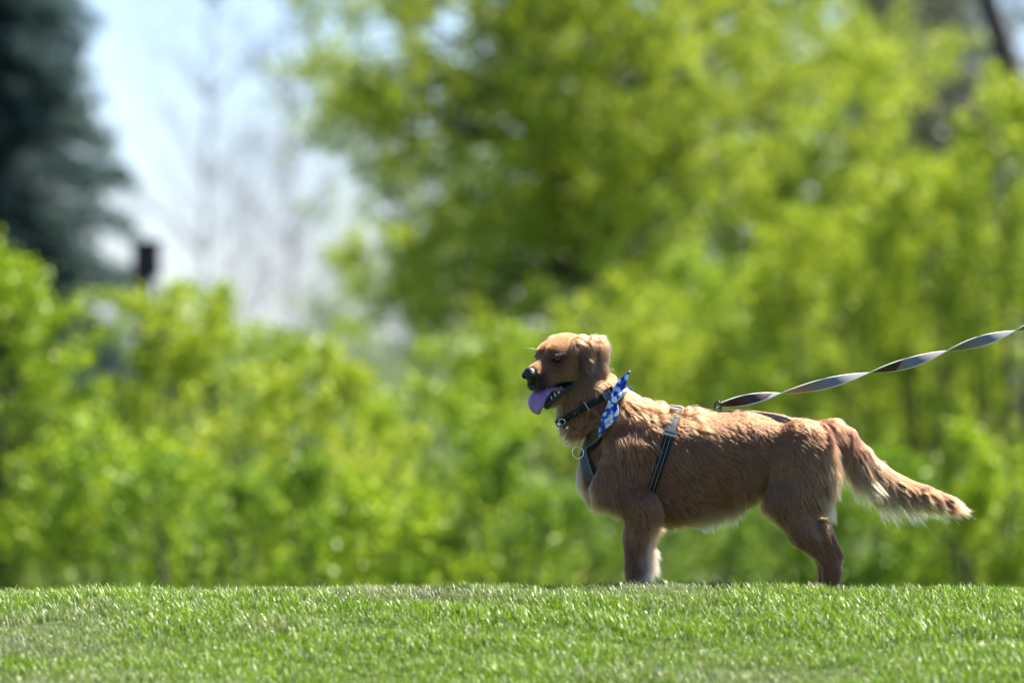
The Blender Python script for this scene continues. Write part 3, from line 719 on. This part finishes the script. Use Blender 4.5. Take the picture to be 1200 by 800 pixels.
# ---- straps: bands that lie on the trunk
def march(o, d, f=f_trunk, tmax=.26):
    """outermost crossing of the surface from o along unit d"""
    t = np.linspace(tmax, .0, 200); P = o + d * t[:, None]; v = f(P); i = np.argmax(v < 0)
    return P[max(i, 1)]
def f_tn(P):
    d = f_trunk(P); jn = cone(P, hw(-8, 0, -45), B(692, 470, -.025), .056, .066); return smin(d, jn, .03)
def loop(c, e1, n=72, f=f_tn, lift=.006):
    e1 = unit(np.array(e1, float)); e2 = np.array([0, 1., 0]); out = []
    for a in np.linspace(0, 2 * math.pi, n, endpoint=False):
        d = math.cos(a) * e1 + math.sin(a) * e2; out.append(march(c, d, f) + d * lift)
    return np.array(out)
def near(px, py, f=f_tn, lift=.006, side=-1):
    p = march(B(px, py), np.array([0, side * 1., 0]), f, .2); return p + np.array([0, side * lift, 0])
def band(name, P, width, mat, parent, thick=.0022, closed=False, f=f_tn, wts=None, normals=None):
    P = np.asarray(P, float); n = len(P)
    T = np.roll(P, -1, 0) - np.roll(P, 1, 0) if closed else np.gradient(P, axis=0); T = unit(T)
    Nn = grad(f, P) if normals is None else normals; S = unit(np.cross(T, Nn)); Nn = unit(np.cross(S, T))
    w = np.broadcast_to(np.asarray(width, float), (n,))[:, None] / 2
    prof = [(-1, 0), (-.92, 1), (.92, 1), (1, 0), (.92, -1), (-.92, -1)]
    V = np.stack([P + S * w * a + Nn * thick * b / 2 for a, b in prof], 1).reshape(-1, 3); m = len(prof); Q = []
    for i in range(n if closed else n - 1):
        j = (i + 1) % n
        for k in range(m): Q.append((i * m + k, j * m + k, j * m + (k + 1) % m, i * m + (k + 1) % m))
    if not closed: Q += [(0, 1, 2, 3), (0, 3, 4, 5), ((n - 1) * m + 3, (n - 1) * m + 2, (n - 1) * m + 1, (n - 1) * m), ((n - 1) * m + 5, (n - 1) * m + 4, (n - 1) * m + 3, (n - 1) * m)]
    o = link(name, quad_mesh(name, V + DOFF, Q), mat, parent, smooth=False); STRAPS.append((P, float(np.max(w))))
    return o, P, T, Nn, S
STRAPS = []
def ring(name, c, r, tr, axis, mat, parent, n=28, a0=0, a1=2 * math.pi):
    ax = unit(np.array(axis, float)); u = unit(np.cross(ax, [.3, .2, .9])); v = np.cross(ax, u); a = np.linspace(a0, a1, n)
    V, Q = tube(np.array(c) + DOFF + r * (np.cos(a)[:, None] * u + np.sin(a)[:, None] * v), tr, 8); return link(name, quad_mesh(name, V, Q), mat, parent)
def lump(name, c, ax, size, mat, parent, bev=.002):
    """bevelled block with axes AX (3 rows) centred at c"""
    import bmesh
    bm = bmesh.new(); bmesh.ops.create_cube(bm, size=1)
    for v in bm.verts: v.co = Vector(tuple(np.array(c) + DOFF + sum(ax[k] * v.co[k] * size[k] for k in range(3))))
    bmesh.ops.bevel(bm, geom=bm.edges[:], offset=bev, segments=2, affect='EDGES'); me = bpy.data.meshes.new(name); bm.to_mesh(me); bm.free()
    return link(name, me, mat, parent, smooth=False)
m_web = simple('black nylon webbing', (.008, .008, .009), .5, noise=.3, scale=700, bump=.0006, spec=.2)
m_webg = simple('grey reflective webbing', (.035, .035, .038), .7, noise=.35, scale=500)
m_pad = simple('dark grey green neoprene', (.045, .052, .045), .7, noise=.2, scale=300)
m_stitch = simple('light grey stitching', (.28, .28, .28), .6)
m_metal = simple('bright steel', (.75, .75, .76), .22, metal=1)
m_blackmetal = simple('dark plated metal', (.08, .08, .085), .3, metal=1)
m_plast = simple('silver plastic buckle', (.07, .075, .085), .35)

# collar
cpt = B(690, 474, -.022); e_c = B(722, 452) - B(656, 490)
collar = tag(empty('dog_collar', tuple(B(690, 500) + DOFF)), 'black nylon collar with a silver buckle round the neck of the dog', 'collar')
_, CP, CT, CN, CS = band('strap', loop(cpt, e_c, f=f_tn, lift=.010), .019, m_web, collar, .003, True)
def nearest(P, px, py):
    q = B(px, py)[[0, 2]]; d = np.linalg.norm(P[:, [0, 2]] - q, axis=1) + np.where(P[:, 1] > 0, 1, 0); return int(np.argmin(d))
i = nearest(CP, 708, 464); lump('buckle', CP[i] + CN[i] * .004, (CT[i], CS[i], CN[i]), (.020, .021, .007), m_plast, collar)
i = nearest(CP, 714, 458); lump('buckle_tongue', CP[i] + CN[i] * .004, (CT[i], CS[i], CN[i]), (.016, .026, .009), m_web, collar)
i = nearest(CP, 689, 478); lump('slider', CP[i] + CN[i] * .002, (CT[i], CS[i], CN[i]), (.0035, .026, .004), m_stitch, collar, .001)
i = nearest(CP, 662, 491); tagp = CP[i] + CN[i] * .008
tring = ring('tag_ring', tagp + [-.004, -.004, -.006], .009, .0012, (.2, 1, .3), m_metal, collar)
for k, (dx, dz, s) in enumerate([(-.012, -.012, .0055), (-.014, -.026, .0055), (.002, -.018, .006), (.010, -.022, .005)]):
    c = tagp + [dx, -.012, dz]; V, Q = vox_mesh('tag', lambda P: np.linalg.norm(P, axis=1) - s, (-.008,) * 3, (.008,) * 3, .0012, 7)
    link('tag', quad_mesh('tag', V + c + DOFF, Q), m_metal if k != 2 else m_blackmetal, tring)
# harness
harness = tag(empty('dog_harness', tuple(B(760, 600) + DOFF)), 'black and grey walking harness strapped round the chest of the dog', 'harness')
cg = B(773, 540); g0 = loop(cg, B(793, 478) - B(753, 602), lift=.004)
girth, GPn, GT, GN, GS = band('girth_strap', g0, .026, m_web, harness, .0028, True)
for off in (-.0055, .0055):
    idx = [k for k in range(len(GPn))]; P = GPn + GS * off + GN * .0019
    band('stitching', P, .0010, m_stitch, girth, .0008, True, normals=GN)
i0 = nearest(GPn, 780, 508); i1 = nearest(GPn, 791, 480)
seg = [k % len(GPn) for k in range(min(i0, i1), max(i0, i1) + 1)] if abs(i0 - i1) < 36 else [k % len(GPn) for k in range(max(i0, i1), min(i0, i1) + len(GPn) + 1)]
band('adjuster_strap', GPn[seg] + GN[seg] * .0036, .028, m_webg, harness, .002, normals=GN[seg])
i = nearest(GPn, 781, 506)
for s in (-.006, .006): lump('slider_bar', GPn[i] + GT[i] * s + GN[i] * .007, (GT[i], GS[i], GN[i]), (.004, .034, .004), m_stitch, harness, .001)
i = nearest(GPn, 790, 482); lump('clip', GPn[i] + GN[i] * .008, (GT[i], GS[i], GN[i]), (.02, .03, .006), m_plast, harness)
chp = smooth_path([near(706, 503), near(695, 512), near(685, 527), near(688, 548), near(697, 568), near(711, 588, lift=.004)], 28)
chs, *_ = band('chest_strap', chp, np.interp(np.linspace(0, 1, 28), [0, .25, .5, 1], [.034, .046, .044, .022]), m_pad, harness, .004)
s_ = unit(np.cross(np.gradient(chp, axis=0), grad(f_tn, chp)))
sg = np.sign((s_ @ np.array([1, 0, 0])).mean())
wd = np.interp(np.linspace(0, 1, 28), [0, .25, .5, 1], [.034, .046, .044, .022])[:, None]
band('edge_binding', chp + s_ * sg * wd * .45 + grad(f_tn, chp) * .002, .008, m_web, chs, .004); STRAPS.pop()
band('stitching', chp + s_ * sg * wd * .28 + grad(f_tn, chp) * .0028, .0016, m_stitch, chs, .001); STRAPS.pop()
chf = smooth_path([near(712, 492, side=1), near(696, 508, side=1), near(685, 527, side=1), near(688, 548, side=1), near(711, 588, side=1)], 24)
band('chest_strap', chf, .036, m_pad, harness, .004)
bot = smooth_path([march(B(x, 545), unit(np.array([dx, 0, -1.])), f_tn) + [0, 0, -.004] for x, dx in ((708, -.15), (725, 0), (745, 0), (762, 0))], 12); band('belly_strap', bot, .024, m_web, harness, .003)
frp = np.array([*[march(B(700, 530), unit(np.array([-1, s, 0.])), f_tn) + [-.005, 0, 0] for s in (-.7, -.3, 0, .3, .7)]])
band('front_strap', smooth_path(frp, 20), .020, m_web, harness, .003)
rc = march(B(700, 530), unit(np.array([-1, -.45, 0.])), f_tn)
ring('chest_ring', rc + [-.016, -.006, .0], .0165, .0019, (.35, 1, .1), m_metal, harness)
bk = smooth_path([march(B(x, 530), np.array([0, 0, 1.]), f_tn) + [0, 0, .002] for x in (793, 808, 822, 838, 845)], 14); band('back_strap', bk, .02, m_web, harness, .0025, normals=np.broadcast_to(np.array([0, 0, 1.]), (14, 3)))
STRAPS.pop()
rg_ = march(B(841, 530), np.array([0, 0, 1.]), f_tn) + [0, 0, .008]
ring('back_ring', rg_ + [.0, 0, .005], .0105, .0019, (.15, 1, .1), m_blackmetal, harness)

# ---- the coat itself: clumped strands of hair
def surface_points(V, Q, dens, n):
    a = V[Q[:, 0]]; b = V[Q[:, 1]]; c = V[Q[:, 2]]; d = V[Q[:, 3]]
    ar = .5 * np.linalg.norm(np.cross(b - a, c - a), axis=1) + .5 * np.linalg.norm(np.cross(c - a, d - a), axis=1)
    pr = ar * dens; pr /= pr.sum(); k = rng.choice(len(Q), n, p=pr); u = rng.uniform(size=(n, 1)); v = rng.uniform(size=(n, 1))
    return (a[k] * (1 - u) + b[k] * u) * (1 - v) + (d[k] * (1 - u) + c[k] * u) * v, k
Vs = np.array([v for v in V_body]); Qs = Q_body
hwV = head_weight(Vs); dn = np.where(hwV > .5, 3.2, 1.0); dn = np.where(bare(Vs), 0, dn)
legm = (Vs[:, 2] < B(0, 620)[2]); dn = np.where(legm, 1.8, dn)
dn = np.where(Vs[:, 0] > B(985, 0)[0], 2.3, dn)
dn = np.where(Vs[:, 2] < -.052, 0, dn)
dens = dn[Qs].mean(1)
NF = 300000
R0, _ = surface_points(Vs, Qs, dens, NF); Nr = grad(f_dog, R0)
R0 = R0 - f_dog(R0)[:, None] * Nr
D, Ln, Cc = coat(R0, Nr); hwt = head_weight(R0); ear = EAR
ruff = np.exp(-(np.clip(R0[:, 0] - B(765, 0)[0], 0, 1) / .05) ** 2) * (R0[:, 2] > B(0, 545)[2]) * (hwt < .5) * .75 + .75 * ear; ruff = np.maximum(ruff, .55 * (R0[:, 0] > B(985, 0)[0])); ruff = np.maximum(ruff, np.exp(-np.clip(B(0, 505)[2] - R0[:, 2], 0, 1) / .02) * (hwt < .5) * .35)
# straps press the hair down
kd = KDTree(sum(len(p) for p, _ in STRAPS)); k = 0; wl = []
for P, w in STRAPS:
    for q in P: kd.insert(Vector(q), k); wl.append(w); k += 1
kd.balance(); fd = [kd.find(Vector(p)) for p in R0]; ds = np.array([f[2] for f in fd]); wl = np.array(wl)
wv = np.clip(wl[[f[1] for f in fd]] - .003, .010, .02)
keep = (ds > wv) & ~bare(R0)
Ln = np.where((ds < .05) & (R0[:, 2] < B(0, 486)[2]) & ((R0[:, 0] > B(725, 0)[0]) | (R0[:, 2] < B(0, 500)[2])), np.minimum(Ln, np.maximum(.010, ds + .002)), Ln)
R0, Nr, D, Ln, Cc, hwt, ruff = (x[keep] for x in (R0, Nr, D, Ln, Cc, hwt, ruff)); n = len(R0)
dn_ = (D * Nr).sum(1, keepdims=True); D = unit(D - dn_ * Nr + .75 * np.clip(dn_, 0, 1) * Nr)
# slow waves of direction and length over the coat
def waves(P, s, seed, m=6):
    r = np.random.default_rng(seed); o = np.zeros(len(P))
    for _ in range(m): k = r.normal(0, s, 3); o += np.sin(P @ k + r.uniform(0, 6.28))
    return o / math.sqrt(m / 2)
side = np.cross(Nr, D); D = unit(D + side * (.10 * waves(R0, 60, 1) + .12 * waves(R0, 160, 2))[:, None] * (np.where(hwt > .5, .35, 1) + 1.6 * ruff)[:, None])
lift = .24 + .05 * waves(R0, 90, 3) + .08 * rng.normal(size=n); lift = np.clip(lift, .08, .7) * np.where(hwt > .5, .6, 1)
Ln = Ln * rng.uniform(.65, 1.12, n) * (1 + .13 * waves(R0, 110, 4))
stray = rng.random(n) < .012; Ln = np.where(stray & (hwt < .5), Ln * 1.35, Ln); lift = np.where(stray, lift + .3, lift); 
for px_, py_, a_, s_2 in ((808, 482, .55, 5), (796, 480, .5, 6), (757, 471, .35, 10), (778, 482, .45, 8), (868, 481, .12, 14), (962, 503, .4, 6), (696, 396, .9, 9), (715, 425, .8, 9)):
    q_ = B(px_, py_); lift = lift + a_ * np.exp(-((R0[:, 0] - q_[0]) ** 2 + (R0[:, 2] - q_[2]) ** 2) / (2 * (s_2 * K) ** 2))
lift = lift * (1 + .8 * ruff * (1 + .8 * waves(R0, 140, 12)))
lift = lift * (1 - .7 * np.clip(dn_[:, 0], 0, 1))
M = 6; tt = np.linspace(0, 1, M)
pts = np.empty((n, M, 3)); side = np.cross(Nr, D); curl = rng.normal(0, .10, n) + .10 * waves(R0, 130, 6)
for j, t_ in enumerate(tt):
    pts[:, j] = R0 + Ln[:, None] * (D * t_ + Nr * (lift * t_ * (1 - .75 * t_))[:, None] + side * (curl * t_ * t_)[:, None])
    pts[:, j, 2] -= .18 * Ln * t_ ** 2
# clumps
nc = n // 16; ci_ = rng.choice(n, nc, replace=False); kd = KDTree(nc)
for a, i in enumerate(ci_): kd.insert(Vector(R0[i]), a)
kd.balance(); own = np.array([kd.find(Vector(p))[1] for p in R0]); g = ci_[own]
amt = np.clip(.40 + 9 * np.clip(Ln - .020, 0, .025) + .2 * rng.normal(size=n), .2, .95) * np.where((hwt > .5) & (ruff < .5), .45, 1) * (~stray); amt = np.maximum(amt, .82 * ruff * (~stray))
sc_ = (Ln / Ln[g])[:, None]
for j, t_ in enumerate(tt):
    tgt = R0[g] + (pts[g, j] - R0[g]) * np.minimum(sc_, 1.3)
    a = (amt * t_ ** 1.1)[:, None]; pts[:, j] = pts[:, j] * (1 - a) + (tgt + rng.normal(0, .0005, (n, 3))) * a
# never inside the body
for j in range(1, M):
    d = f_dog(pts[:, j]); lo_ = .0012 + .0022 * (rng.random(n)); push = np.clip(lo_ - d, 0, .006); pts[:, j] += Nr * push[:, None]
# colour: darker roots, sun bleached tips, strand to strand variation
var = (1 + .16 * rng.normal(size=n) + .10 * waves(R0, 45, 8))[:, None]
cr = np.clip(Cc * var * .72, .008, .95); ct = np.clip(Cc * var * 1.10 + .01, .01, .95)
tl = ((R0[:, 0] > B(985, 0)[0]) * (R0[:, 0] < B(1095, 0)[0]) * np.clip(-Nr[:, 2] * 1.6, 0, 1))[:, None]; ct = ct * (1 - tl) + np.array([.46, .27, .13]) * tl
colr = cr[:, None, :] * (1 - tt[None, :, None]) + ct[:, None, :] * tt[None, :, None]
def hair_object(name, pts, col, rad, mat, parent):
    n, m, _ = pts.shape
    hc = bpy.data.hair_curves.new(name); hc.add_curves([m] * n)
    hc.attributes['position'].data.foreach_set('vector', pts.astype(np.float32).ravel())
    r = hc.attributes.new('radius', 'FLOAT', 'POINT') if 'radius' not in hc.attributes else hc.attributes['radius']
    r.data.foreach_set('value', rad.astype(np.float32).ravel())
    a = hc.attributes.new('coat', 'FLOAT_COLOR', 'POINT')
    a.data.foreach_set('color', np.concatenate([col, np.ones((n, m, 1))], 2).astype(np.float32).ravel())
    hc.materials.append(mat); o = bpy.data.objects.new(name, hc); COL.objects.link(o); o.parent = parent
    o.matrix_parent_inverse = Matrix.Translation(parent.location).inverted()
    return o
m_hair, t, o = new_mat('dog hair'); a_ = t.nodes.new('ShaderNodeAttribute'); a_.attribute_name = 'coat'
hb = t.nodes.new('ShaderNodeBsdfHairPrincipled'); hb.parametrization = 'COLOR'
hb.inputs['Roughness'].default_value = .46; hb.inputs['Radial Roughness'].default_value = .45
t.links.new(a_.outputs['Color'], hb.inputs['Color']); t.links.new(hb.outputs[0], o.inputs[0])
rad = np.where(hwt > .5, .00020, .00029)[:, None] * np.interp(tt, [0, .5, 1], [1, .85, .2])[None]
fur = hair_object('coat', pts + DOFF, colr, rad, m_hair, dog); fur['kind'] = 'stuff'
# whiskers and brow hairs
wp = []
def whisk(a, d, L, sag=.3):
    a = hw(*a); d = unit(d @ HM) if False else unit(np.array(d, float) @ HM); s = np.linspace(0, 1, M)[:, None]; wp.append(a + d * L * s + np.array([0, 0, -1]) * sag * L * s ** 2)
for k in range(9):
    u = 82 + 4 * (k % 5); whisk((u, 27, -34 - 5 * (k // 3)), (-.75 + .1 * (k % 3), .55, -.35 - .1 * (k // 3)), .026 + .004 * (k % 4)); whisk((u, -27, -34 - 5 * (k // 3)), (.1, -.8, .1), .035)
for k in range(4): whisk((52 + 2 * k, -30 - 3 * k, 42), (.7, -.3 - .15 * k, .25 + .13 * k), .030 + .004 * k, .2)
wp = np.array(wp); hair_object('whiskers', wp + DOFF, np.full((len(wp), M, 3), .6), np.broadcast_to(np.linspace(.00012, .00004, M), (len(wp), M)), m_hair, dog)['kind'] = 'stuff'

# ------------------------------------------------------------------ bandana
m_ban, t, o = new_mat('blue and white printed cotton'); p = t.nodes.new('ShaderNodeBsdfPrincipled'); p.inputs['Roughness'].default_value = .8
g_ = t.nodes.new('ShaderNodeNewGeometry'); vo = t.nodes.new('ShaderNodeTexVoronoi'); vo.inputs['Scale'].default_value = 55; vo.inputs['Randomness'].default_value = .8
cr_ = t.nodes.new('ShaderNodeValToRGB'); cr_.color_ramp.interpolation = 'CONSTANT'; e = cr_.color_ramp.elements
e[0].color = (.86, .90, .95, 1); e[1].position = .46; e[1].color = (.12, .32, .80, 1); x = e.new(.58); x.color = (.02, .07, .55, 1)
t.links.new(g_.outputs['Position'], vo.inputs['Vector']); t.links.new(vo.outputs['Distance'], cr_.inputs[0]); t.links.new(cr_.outputs[0], p.inputs['Base Color'])
trn = t.nodes.new('ShaderNodeBsdfTranslucent'); t.links.new(cr_.outputs[0], trn.inputs[0]); mx = t.nodes.new('ShaderNodeMixShader'); mx.inputs[0].default_value = .2
t.links.new(p.outputs[0], mx.inputs[1]); t.links.new(trn.outputs[0], mx.inputs[2]); t.links.new(mx.outputs[0], o.inputs[0])
kn = near(717, 470, lift=.020); ban = tag(empty('bandana', tuple(kn + DOFF)), 'blue and white patterned bandana knotted at the side of the neck of the dog', 'bandana')
def cloth(name, path, widths, wdir, folds=2, depth=.005, n=26, m=15, thick=.0009):
    """a gathered strip of cloth along PATH with the given widths, pleated lengthwise"""
    P = smooth_path(path, n); W = np.interp(np.linspace(0, 1, n), np.linspace(0, 1, len(widths)), widths)
    T = unit(np.gradient(P, axis=0)); S = unit(np.array(wdir, float) - T * (T @ np.array(wdir, float))[:, None]); Nn = np.cross(T, S)
    x = np.linspace(-1, 1, m); V = []
    for sgn in (1, -1):
        for i in range(n):
            dd = depth * np.cos(x * math.pi * folds + i * .12) * min(1, W[i] / .02)
            V.append(P[i] + S[i] * (x * W[i] / 2)[:, None] + Nn[i] * (dd + sgn * thick / 2)[:, None])
    V = np.concatenate(V); o_ = n * m; Q = []
    for i in range(n - 1):
        for j in range(m - 1):
            a = i * m + j; Q.append((a, a + 1, a + m + 1, a + m)); Q.append((o_ + a, o_ + a + m, o_ + a + m + 1, o_ + a + 1))
        for j in (0, m - 1):
            a = i * m + j; q = (a, a + m, o_ + a + m, o_ + a); Q.append(q if j == 0 else q[::-1])
    for i in (0, n - 1):
        for j in range(m - 1):
            a = i * m + j; Q.append((a, o_ + a, o_ + a + 1, a + 1) if i == 0 else (a + 1, o_ + a + 1, o_ + a, a))
    return link(name, quad_mesh(name, V + DOFF, Q), m_ban, ban)
def off(px, py, y): q = B(px, py); q[1] = y; return q
y0 = kn[1]
cloth('upper_end', [kn, off(721, 459, y0 - .004), off(728, 448, y0 + .004), off(737.5, 434, y0 + .010)], [.014, .024, .025, .002], (.75, 0, -.5))
cloth('back_fold', [kn, off(722, 467, y0 + .012), off(728, 462, y0 + .026), off(733, 458, y0 + .04)], [.018, .032, .034, .020], (.6, -.2, .7), 3)
cloth('hanging_end', [kn, off(716, 481, y0 - .006), off(711, 491, y0 - .002), off(705, 501, y0 - .002), off(701, 511, y0 + .002)], [.020, .042, .038, .016, .003], (.9, .1, -.2))
V_, Q_ = vox_mesh('knot', lambda P: smin(ell(P, A3(0, 0, 0), A3(.014, .011, .010)), ell(P, A3(.004, -.002, .006), A3(.009, .010, .012)), .003) + .0008 * np.sin(P[:, 0] * 900 + P[:, 2] * 700), (-.02,) * 3, (.022,) * 3, .0012, 7)
link('knot', quad_mesh('knot', V_ + kn + [0, -.004, 0] + DOFF, Q_), m_ban, ban)
roll = loop(cpt + [.012, 0, -.012], e_c, f=f_tn, lift=.008); V_, Q_ = tube(np.concatenate([roll, roll[:1]]), .006, 8)
half = roll[roll[:, 1] > -.02] 
V_, Q_ = tube(half, .007, 8); link('neck_roll', quad_mesh('neck_roll', V_ + DOFF, Q_), m_ban, ban)

# ------------------------------------------------------------------ leash
leash = tag(empty('leash', tuple(rg_ + DOFF)), 'twisted grey and maroon webbing leash running from the back of the dog to the right', 'leash')
m_lg = simple('silver grey webbing', (.16, .155, .15), .6, noise=.12, scale=600, spec=.5)
m_lm = simple('dark maroon webbing', (.035, .012, .012), .55, noise=.3, scale=600)
m_le = simple('pale woven selvedge', (.75, .73, .68), .7)
lp = smooth_path([rg_ + [.010, 0, .014], B(910, 461.5, -.01), B(960, 451, -.02), B(1018, 436.5, -.03), B(1065, 425, -.04), B(1108, 411, -.05), B(1150, 399, -.06), B(1187, 387.5, -.07), B(1260, 363, -.09), B(1340, 335, -.1), B(1430, 300, -.12)], 400)
lp[:, 2] += 0
T = unit(np.gradient(lp, axis=0)); xs_ = lp[:, 0] / K + 600
ph = np.interp(xs_, [842, 915, 1018, 1108, 1187, 1265, 1345, 1430], np.array([-.92, 0, 1, 2, 3, 4, 5, 6]) * math.pi)
# the broad face leans back a little, so the far edge catches the sky
S0 = unit(np.cross(T, [0, 1., 0])); N0 = np.cross(T, S0); S = np.sin(ph)[:, None] * S0 + np.cos(ph)[:, None] * N0; Nn = np.cross(T, S)
wL = .0150; th = .0011; V = []; Q = []; mi = []
prof = [(a, 1) for a in (-1, -.88, -.6, -.3, 0, .3, .6, .88, 1)] + [(a, -1) for a in (1, .88, .6, .3, 0, -.3, -.6, -.88, -1)]; m_ = len(prof)
for a, b in prof: V.append(lp + S * wL * a + Nn * th * b)
V = np.stack(V, 1).reshape(-1, 3)
for i in range(len(lp) - 1):
    for k in range(m_):
        k2 = (k + 1) % m_; Q.append((i * m_ + k, (i + 1) * m_ + k, (i + 1) * m_ + k2, i * m_ + k2))
        edge = k in (0, 7, 8, 9, 16, 17); x = xs_[i] + prof[k][0] * 6
        mar = x < 903 or 1018 < x < 1053 or xs_[i] > 1345
        mi.append(2 if edge else (1 if mar else 0))
Q += [(k, k + 1, 16 - k, 17 - k) for k in range(8)]; mi += [1] * 8
me = quad_mesh('strap', V + DOFF, Q); o_ = link('strap', me, [m_lg, m_lm, m_le], leash, smooth=False); me.polygons.foreach_set('material_index', np.array(mi[:len(me.polygons)], np.int32))
ring('snap_hook', rg_ + [.001, 0, .013], .0095, .0022, (0, 1, .1), m_blackmetal, leash); V_, Q_ = tube(np.array([rg_ + [.008, 0, .014], rg_ + [.014, 0, .015], rg_ + [.02, 0, .016]]) + DOFF, [.003, .0045, .003], 8); link('swivel', quad_mesh('swivel', V_, Q_), m_blackmetal, leash)
